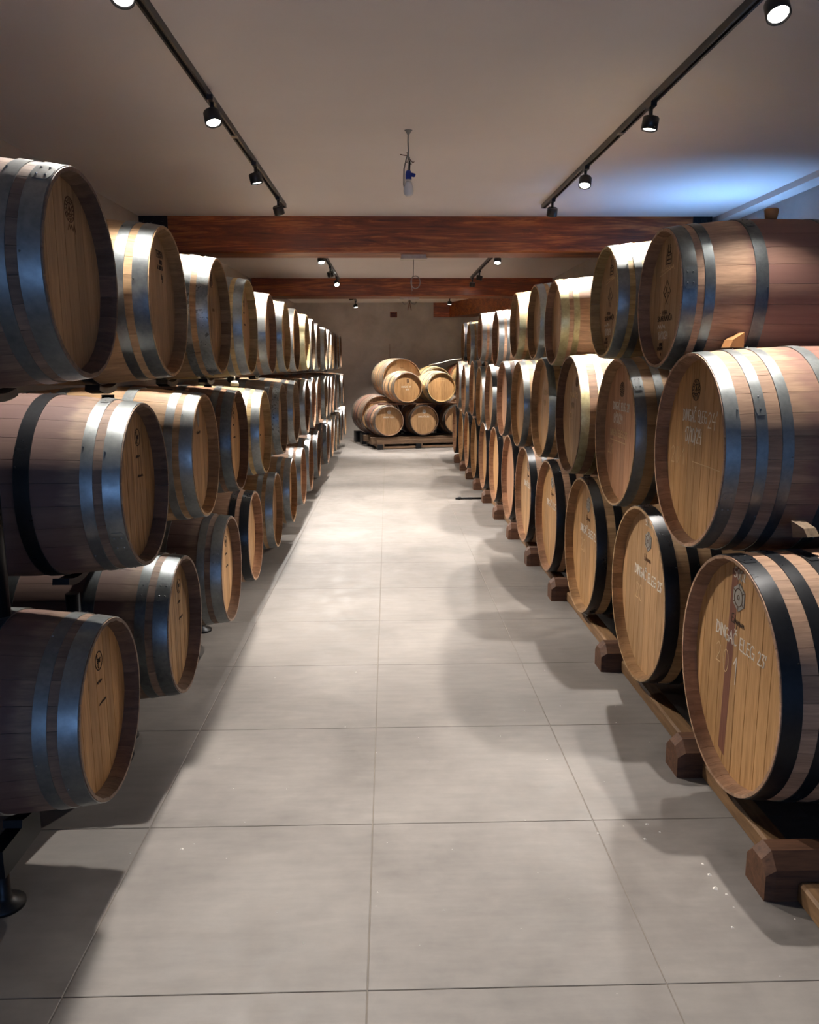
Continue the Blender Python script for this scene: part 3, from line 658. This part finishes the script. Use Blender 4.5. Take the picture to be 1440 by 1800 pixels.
for j, r in enumerate(RTB[:2]):
    du = -0.04 if j == 0 else -0.045; dv = 0.035
    ls = [[(du, dv + .05), (du + .047, dv), (du - .012, dv - .052)], [(du, dv + .05), (du - .047, dv), (du + .02, dv - .055)]]
    ls += write('V', du - .012, dv - .002, .022) + ring(du - .02, dv - .012, .009, 10) + ring(du + .02, dv - .012, .009, 10)
    ink(r, 's', ls, 0.0028, 'stamp', 'branded_logo', 'black diamond logo')
    ink(r, 's', write('. VINA .', du - .07, -0.062, .017, .5) + fit(write('SKARAMUC^A', -0.146, -0.09, .022, .18), -.146, .043), 0.003, 'stamp', 'branded_name', 'printed words VINA SKARAMUCA')
    cu, cv = -0.033, 0.19
    ls = [[(cu - .03, cv - .035), (cu - .03, cv + .005), (cu - .018, cv + .005), (cu - .018, cv + .03), (cu - .01, cv + .012), (cu + .01, cv + .012), (cu + .018, cv + .03), (cu + .018, cv + .005), (cu + .03, cv + .005), (cu + .03, cv - .035), (cu - .03, cv - .035)],
      [(cu - .03, cv - .018), (cu + .03, cv - .018)], [(cu - .018, cv), (cu + .018, cv)], [(cu - .015, cv + .03), (cu - .015, cv + .045)], [(cu + .012, cv + .03), (cu + .012, cv + .045)], [(cu, cv - .018), (cu, cv + .01)]]
    ink(r, 's', ls, 0.005, 'stamp', 'branded_crest', 'dark crest stamp')
    ink(r, 's', scribble(-.13, .125, .17, .022) + [[(-.14, .11), (.03, .135)]], 0.003, 'chalk_faint'); ink(r, 's', scribble(-.142, -.125, .1, .022) + write('17/10/24', -.13, -.17, .032, .1), 0.003, 'chalk')
    ink(r, 's', write('SERIE', -.11, -.2, .013) + write('RESERVE', -.13, -.218, .013) + write('A', -.09, -.242, .012), 0.0024, 'stamp', 'printed_text')
# marks, left side
seal(LT[0], 's', 0.055, 0.195, 0.036, 'stamp_soft'); ink(LT[0], 's', scribble(0.035, 0.13, 0.06, 0.03), 0.003, 'stamp_soft', 'branded_script')
ink(LT[1], 's', write('TERRA', 0.02, 0.185, .026, .2) + write('VINO', .06, .16, .016) + write('A 2022 B', .03, .138, .014), 0.004, 'stamp', 'printed_text'); ink(LT[1], 's', write('4', .085, .09, .03), .005, 'stamp', 'printed_mark')
seal(LT[2], 's', 0.042, 0.19, 0.036, 'stamp_soft'); ink(LT[2], 's', scribble(.05, .03, .05, .02), .004, 'stamp_soft', 'printed_mark')
for r, u, v in ((LM[0], .082, .166), (LB[0], .042, .147), (LB[2], .10, .135), (LM[2], .08, .16), (LT[3], .072, .165), (LB[1], .10, .144), (LM[3], .05, .12)):
    circle_stamp(r, 's', u, v, 0.031)
    ink(r, 's', scribble(u - .03, v - .075, .045, .009) + scribble(u - .02, v - .15, .06, .009), 0.004, 'stamp', 'printed_text')
tg = MB(); xx = -KINDS['s']['L'] / 2 + REC; tg.prism([(-.067 - .022, .225), (-.067 + .022, .225), (-.067 + .022, .165), (-.067, .135), (-.067 - .022, .165)], xx - .003, xx, 'x')
o = build('pointed_tag', tg, M['tag'], LM[1], (0, 0, KINDS['s']['R'])); o['label'] = 'pale pointed metal tag'; ink(LM[1], 's', scribble(.03, .1, .07, .014), .004, 'stamp', 'branded_script')

# end pile on its timber pallet, heads towards the camera
PD = 0.25; PO = Vector((0.025, 16.42, 0)); PU = Vector((math.cos(PD), math.sin(PD), 0)); PX = Vector((-math.sin(PD), math.cos(PD), 0))
def pile(kn, t_, s_, z, label, **kw):
    p_ = PO + PU * t_ + PX * s_
    return barrel(kn, p_.x, p_.y, z, PI / 2 + PD, label, 'barrels piled by the end wall', **kw)
pa = pile('s', 0, 0, 0.561, 'small oak barrel with white medallion at the lower left of the end pile', body='oak_pink', head='head_tan', hoop='galv')
pb = pile('s', 0.735, 0, 0.561, 'small oak barrel with white medallion in the lower middle of the end pile', body='oak_dark', head='head_tan', hoop='galv_dark')
pile('s', 1.47, 0, 0.561, 'small oak barrel at the lower right of the end pile, half hidden', body='oak_dark', head='head_tan', hoop='galv_dark')
pd = pile('s', 0.39, 0, 1.222, 'small oak barrel with dark letter B on top of the end pile', body='oak_tan', head='head_gold', hoop='galv')
pe = pile('s', 1.10, 0, 1.222, 'small pale oak barrel at the upper right of the end pile', body='oak_pale', head='head_gold', hoop='galv')
pf = pile('b', 0.085, 1.03, 0.607, 'large oak barrel at the lower left behind the end pile', body='oak_pink', head='head_tan', hoop='galv')
pile('b', 1.015, 1.03, 0.607, 'large oak barrel behind the pile, seen between two small ones', body='oak_pink', head='head_tan', hoop='galv')
pile('b', 1.945, 1.03, 0.607, 'large oak barrel behind the pile at the lower right', body='oak_pink', head='head_tan', hoop='galv')
pg = pile('b', 0.55, 1.03, 1.378, 'large oak barrel on top at the left of the end pile', body='oak_tan', head='head_tan', hoop='galv')
pile('s', 1.35, 1.03, 1.318, 'small oak barrel behind the upper right one of the end pile', body='oak_pale', head='head_tan', hoop='galv')
pile('s', 2.06, 1.03, 1.389, 'small oak barrel with crimson bilge at the right of the end pile', body='oak_red', head='head_tan', hoop='brass')
for r in (pa, pb): hexmedal(r, 's', 0.01, .175, .042); ink(r, 's', write('DINGAC^ ELEG', -.11, .06, .028), .005, 'chalk')
for r in (pa, pb):
    for c in r.children:
        if c.name.startswith('medallion') and 'engr' not in c.name: c.material_slots[0].link = 'OBJECT'; c.material_slots[0].material = M['white_plastic']
ink(pd, 's', write('B', .0, .1, .06), .012, 'stamp', 'branded_letter'); ink(pd, 's', write('DINGAC^ 24', -.12, .0, .03) + write('8/10', -.03, -.05, .028), .005, 'chalk')
ink(pe, 's', scribble(-.1, .12, .2, .02), .004, 'chalk_faint')
ink(pf, 'b', write('DINGAC^', -.2, .12, .03), .005, 'chalk'); ink(pf, 'b', ring(-.02, .2, .03), .006, 'stamp', 'branded_stamp'); ink(pg, 'b', write('DINGAC^ ELEG 24', -.2, .03, .034) + write('8/10/24', -.08, -.04, .034), .005, 'chalk'); ink(pg, 'b', scribble(-.02, .22, .06, .03), .005, 'stamp', 'branded_stamp')

# ------------------------------------------------------------------ racks under the barrels
XP = -1.18
def axis(o): return o.location.y, o.location.z + 0.334 * o.scale.x
LBP = [axis(o) for o in LB]; LMP = [axis(o) for o in LM]; LTP = [axis(o) for o in LT]
foot = MB().lathe([(.062, 0), (.062, .012), (.03, .024), (.022, .04), (.022, .125)], 20).mesh('disc_foot', M['steel_black'])
post1 = MB().lathe([(.026, .12), (.026, .80)], 14).mesh('rack_post_tube', M['steel_black'])
post2 = MB().lathe([(.026, .012), (.026, .642)], 14).mesh('rack_post_tube', M['steel_black'])
rr_ = 0.3435; sp2 = 0.30
am = MB().prism(arc(0, 0, rr_, rr_, -PI / 2 - sp2, -PI / 2 + sp2, 10) + arc(0, 0, rr_ + .024, rr_ + .024, -PI / 2 + sp2, -PI / 2 - sp2, 10), -0.03, 0.03, 'x').mesh('cradle_arm', M['steel_black'])
for i in range(len(LBP) - 1):
    o = thing('rack_support', 'black steel rack post with disc foot, %s gap of the left bottom row' % ORD[i], 'rack', (XP, (LBP[i][0] + LBP[i + 1][0]) / 2, 0), 0, 'black rack posts under the left barrels')
    add('disc_foot', foot, o); add('rack_post_tube', post1, o)
for i in range(len(LMP)):
    y = 2.42 if i == 0 else (LMP[i - 1][0] + LMP[i][0]) / 2
    if i == 9: continue
    o = thing('rack_post', 'black steel post between middle barrels, %s under the left top row' % ORD[i], 'rack', (XP, y, .872), 0, 'black posts between the left rows')
    add('rack_post_tube', post2, o)
for nm_, ps in (('bottom', LBP), ('middle', LMP), ('top', LTP)):
    for i, (y, z) in enumerate(ps):
        if nm_ == 'top' and min(abs(y - q[0]) for q in LMP) < .3: continue
        o = thing('cradle', 'black curved cradle under the %s barrel of the left %s row' % (ORD[i], nm_), 'cradle', (XP - .01, y, 0 if nm_ == 'bottom' else z - rr_ - .024), 0, 'black cradles under the left barrels')
        add('cradle_arm', am, o, (0, 0, z - o.location.z))
        if nm_ == 'bottom':
            add('disc_foot', foot, o, (0, -.2 if i == 0 else 0, 0)); build('pedestal', MB().box(-.025, .025, -.23 if i == 0 else -.03, .03, .11, z - rr_ - .012), M['steel_black'], o)

YS = (2.30, 3.07, 4.22, 5.58, 6.60, 7.66, 8.70, 9.78, 10.85, 11.92, 12.9, 14.0)
def rail_bar(y0, y1, label):
    o = build('timber_rail', MB().prism([(-.04, .0), (.04, .0), (.04, .053), (.03, .060), (-.03, .060), (-.04, .053)], 0, y1 - y0, 'y'), M['rail_wood'], None, (1.285, y0, .008)); tag(o, label, 'rail', 'timber rails under the right barrels')
    build('packing_shim', MB().box(-.035, .035, .04, .12, -.008, 0), M['sleeper_wood'], o)
for i in range(len(YS) - 1): rail_bar(YS[i] + .075, YS[i + 1] - .075, 'timber rail on the floor after the %s sleeper of the right barrels' % ORD[i])
rail_bar(1.95, YS[0] - .075, 'short timber rail end before the first sleeper at the right edge')
sl = MB()
def sect(x, h, wd, c): return [(x, -wd, 0), (x, wd, 0), (x, wd, h - c), (x, wd - c, h), (x, -wd + c, h), (x, -wd, h - c)]
for ring_ in (sect(0, .118, .066, .035), sect(.03, .148, .072, .042), sect(.80, .148, .072, .042)): sl.v += ring_
sl.face((5, 4, 3, 2, 1, 0)); sl.face((12, 13, 14, 15, 16, 17))
for l_ in (0, 6):
    for i in range(6): sl.face((l_ + i, l_ + (i + 1) % 6, l_ + 6 + (i + 1) % 6, l_ + 6 + i))
slm = sl.mesh('sleeper', M['sleeper_wood'])
for i, y in enumerate(YS):
    o = add('timber_sleeper', slm, None, (1.145 - (0.008 * (y > 4)), y, 0)); tag(o, 'chamfered brown timber sleeper, %s from the camera under the right barrels' % ORD[i], 'sleeper', 'timber sleepers under the right barrels')
tag(build('timber_rail', MB().box(-.04, .04, 0, 12.6, 0, .066), M['rail_wood'], None, (2.09, 2.2, 0)), 'long rear timber rail hidden behind the right barrels', 'rail')

# pallet of the end pile
pt = thing('timber_pallet', 'dark timber pallet carrying the end pile of barrels', 'pallet', PO, PD)
def pbx(n, x0, x1, y0, y1, z0, z1, mt='pallet_wood'): build(n, MB().box(x0, x1, y0, y1, z0, z1), M[mt], pt)
pbx('timber', -0.36, 1.9, .06, .2, .105, .232); pbx('timber', -0.36, 1.9, .70, .84, .105, .232); pbx('timber', -0.27, 1.9, -.05, .01, .105, .19)
for x in (-.22, .58, 1.4): pbx('stringer', x - .05, x + .09, -.08, .9, .055, .105)
for x in (-.22, .58, 1.4):
    pbx('block', x - .05, x + .06, -.1, .02, 0, .105, 'steel_black'); pbx('block', x - .05, x + .06, .78, .9, 0, .055, 'steel_black')
pbx('bottom_board', -.2, 1.9, -.06, .0, .015, .055)
for q, lb in ((.07, 'thin dark front rail between the two layers of the end pile'), (.80, 'thin dark rear rail between the two layers of the end pile')):
    o = build('separator_rail', MB().box(-0.2, 1.75, 0, .06, 0, .02), M['sleeper_wood'], None, PO + PX * q + Vector((0, 0, .8815)), (0, 0, PD)); tag(o, lb, 'rail')
bq = PO + PU * 0.085 + PX * 1.03
bp_ = thing('barrel_cradle', 'black moulded cradle under the large barrel by the end wall', 'cradle', bq, PD)
for i_ in (0, 1, 2):
    for y0 in (.1, .7):
        build('saddle', MB().prism([(-.40 + .93 * i_, 0), (.36 + .93 * i_, 0), (.36 + .93 * i_, .17)] + [(p_ + .93 * i_, q_) for p_, q_ in arc(0, .607, .456, .456, -PI / 2 + .55, -PI / 2 - .62, 10)] + [(-.40 + .93 * i_, .24)], y0, y0 + .22, 'y'), M['steel_black'], bp_)
build('clip', MB().box(.02, .12, .085, .1, .09, .14), M['chrome'], bp_)

# wedges, bungs
def wedge(x, y, z, rot, label, mt):
    o = build('wooden_wedge', MB().prism([(-.034, -.03), (.034, -.03), (.034, .03), (-.02, .0)], -.026, .026, 'y'), M[mt], None, (x, y, z), rot); tag(o, label, 'wedge', 'wooden wedges between barrels')
wedge(1.40, 3.34, 1.728, (0, 0, .3), 'orange wooden wedge under the first right top barrel', 'bung')
wedge(1.44, 2.73, 1.07, (.0, .2, PI / 2 + .3), 'grey wooden wedge under the first right middle barrel', 'oak_grey')
def bung(x, y, z, mt, label):
    o = build('barrel_bung', MB().lathe([(.024, -.012), (.030, .026), (.026, .032)], 16), M[mt], None, (x, y, z)); tag(o, label, 'bung', 'bungs on the barrels'); return o
bung(1.667, 3.66, 2.262, 'bung', 'brown wooden bung on the first right top barrel')
al = thing('airlock_bung', 'white silicone bung with thin spout on a left middle barrel', 'bung', (-1.10, 5.958, 1.494))
build('bung_body', MB().lathe([(.030, 0), (.030, .02), (.024, .036), (.008, .04)], 18), M['silicone'], al); build('spout', MB().tube([(0, 0, .038), (0, 0, .055), (0, 0, .085)], [.006, .005, .003], 8), M['silicone'], al)

# ------------------------------------------------------------------ hanging and wall things
pb_ = thing('pendant_bulb', 'bare unlit bulb in blue holder hanging from the ceiling', 'light bulb', (0.141, 5.424, H))
build('ceiling_hook', MB().lathe([(.004, -.03), (.02, -.004), (.026, 0)], 12), M['cable'], pb_)
build('cord', MB().tube([(0, 0, 0), (-.002, 0, -.06), (.001, 0, -.13), (0, 0, -.17)], .0045, 8), M['cable'], pb_)
build('cord_loop', MB().tube([(0, 0, -.13), (-.014, 0, -.17), (-.028, 0, -.23), (-.03, 0, -.32), (-.026, 0, -.355), (-.012, 0, -.30), (.003, 0, -.2), (.006, 0, -.16)], .0045, 8), M['cable'], pb_)
build('loose_wire', MB().tube([(-.052, 0, -.142), (-.035, 0, -.146), (-.01, 0, -.15), (.01, .01, -.17), (.03, .01, -.19), (.036, 0, -.185)], .0028, 6), M['copper_wire'], pb_)
build('loose_wire', MB().tube([(-.01, 0, -.13), (.006, 0, -.16), (-.012, 0, -.19), (.02, 0, -.2)], .0028, 6), M['copper_wire'], pb_)
build('holder', MB().lathe([(.019, -.292), (.02, -.262), (.016, -.242), (.008, -.236)], 18), M['blue_plastic'], pb_)
build('holder_clamp', MB().tube([(.008, 0, -.26), (.036, 0, -.266), (.043, 0, -.268)], [.013, .012, .008], 10), M['blue_plastic'], pb_)
build('black_lead', MB().tube([(.006, 0, -.245), (.008, 0, -.18)], .005, 8), M['steel_black'], pb_)
build('bulb_cap', MB().lathe([(.0185, -.308), (.019, -.292)], 18), M['white_plastic'], pb_)
build('bulb_glass', MB().lathe([(.004, -.394), (.018, -.390), (.028, -.377), (.0315, -.358), (.029, -.338), (.022, -.32), (.0178, -.308)], 24), M['bulb'], pb_)
j1 = thing('junction_plate', 'white rectangular junction plate with coiled cord under the near beam', 'junction box', (0.272, 8.57, 2.738))
build('plate', MB().prism([(-.125, -.03), (.125, -.03), (.125, .0), (-.125, .0)], -.07, .07, 'y'), M['white_plastic'], j1)
build('plate_rim', MB().box(-.132, .132, -.077, .077, -.042, -.03), M['white_plastic'], j1)
lp = [(0.0, 0, -.04), (-.002, 0, -.12), (-.004, 0, -.2)] + [(.018 + .05 * math.cos(a) * .95, .004, -.262 + .062 * math.sin(a)) for a in [2.6 + 2 * PI * 2 * i / 36 for i in range(37)]] + [(-.02, 0, -.3), (-.016, 0, -.345)]
build('coiled_cord', MB().tube(lp, .0045, 6), M['cable'], j1); build('wire_end', MB().tube([(-.016, 0, -.34), (-.022, 0, -.36), (-.018, 0, -.385)], .003, 6), M['copper_wire'], j1)
j2 = thing('junction_plate', 'white junction plate with curled wire ends under the far beam', 'junction box', (0.381, 14.3, 2.79))
build('plate', MB().box(-.165, .165, -.08, .08, -.035, 0), M['white_plastic'], j2)
for s in (-1, 1):
    build('curled_wire', MB().tube([(0, 0, -.035), (s * .04, 0, -.1), (s * .09, 0, -.11), (s * .12, 0, -.07)], .009, 6), M['cable'], j2); build('wire_end', MB().tube([(0, 0, -.05), (s * .012, 0, -.13), (s * .03, 0, -.21)], .007, 6), M['copper_wire'], j2)
sg = thing('wall_plaque', 'small brown plaque high on the end wall', 'sign', (0.145, YB, 2.81))
build('plaque_board', MB().box(-.082, .082, -.015, 0, -.06, .06), M['plaque'], sg)
build('plaque_lines', MB().box(-.055, .055, -.018, -.015, .015, .03).box(-.06, .06, -.018, -.015, -.015, 0).box(-.045, .045, -.018, -.015, -.04, -.028), M['plaque_dark'], sg)
tag(build('hanging_string', MB().tube([(0.05, YB - .006, 2.16), (0.052, YB - .006, 2.0), (0.047, YB - .012, 1.87), (.07, YB - .04, 1.83)], .004, 6), M['copper_wire']), 'thin dark cord hanging on the end wall above the pile', 'cord')
tag(build('white_hose', MB().tube([(0.9, 17.95, 1.668), (1.15, 17.98, 1.715), (1.4, 18.0, 1.78), (1.62, 18.0, 1.80)], .009, 8), M['white_plastic']), 'thin white hose across the barrels of the end pile', 'hose')
ib = thing('iron_bar', 'thin black iron bar lying on the floor beside the right sleepers', 'bar', (1.0, 10.0, 0))
build('bar_shaft', MB().tube([(-.17, 0, .014), (0, .01, .014), (.2, .0, .016)], .012, 8), M['steel_black'], ib); build('bar_knob', MB().lathe([(.012, 0), (.026, .012), (.026, .026), (.012, .036)], 12), M['steel_black'], ib, (-.12, 0, 0))

# pale crumbs on the floor
cr = MB()
def crumb(x, y, s):
    s *= 1.5
    b = len(cr.v)
    for dx, dy, dz in ((-1, -.6, 0), (.9, -.8, 0), (1, .7, 0), (-.7, .9, 0), (.1, 0, 1.1)): s *= 1.0; cr.v.append((x + dx * s * random.uniform(.7, 1.2), y + dy * s * random.uniform(.7, 1.2), dz * s * .7))
    for f_ in ((0, 1, 4), (1, 2, 4), (2, 3, 4), (3, 0, 4)): cr.face([b + i for i in f_])
for x, y, s in ((1.03, 2.37, .0055), (1.02, 2.30, .0065), (1.045, 2.27, .003), (1.0, 2.12, .003), (.92, 2.67, .0045), (.885, 2.58, .0035), (.95, 2.62, .003), (1.03, 2.43, .003), (1.25, 1.98, .0045), (1.29, 1.86, .003), (1.2, 2.15, .002), (.73, 2.62, .003), (-.72, 2.57, .004), (-.89, 2.55, .0025)): crumb(x, y, s)
for i in range(40): crumb(random.uniform(-.75, 1.25), random.uniform(1.7, 4.2), random.uniform(.0009, .002))
o = build('plaster_crumbs', cr, M['white_plastic']); o['kind'] = 'stuff'; tag(o, 'white plaster crumbs scattered on the near floor tiles', 'crumbs')
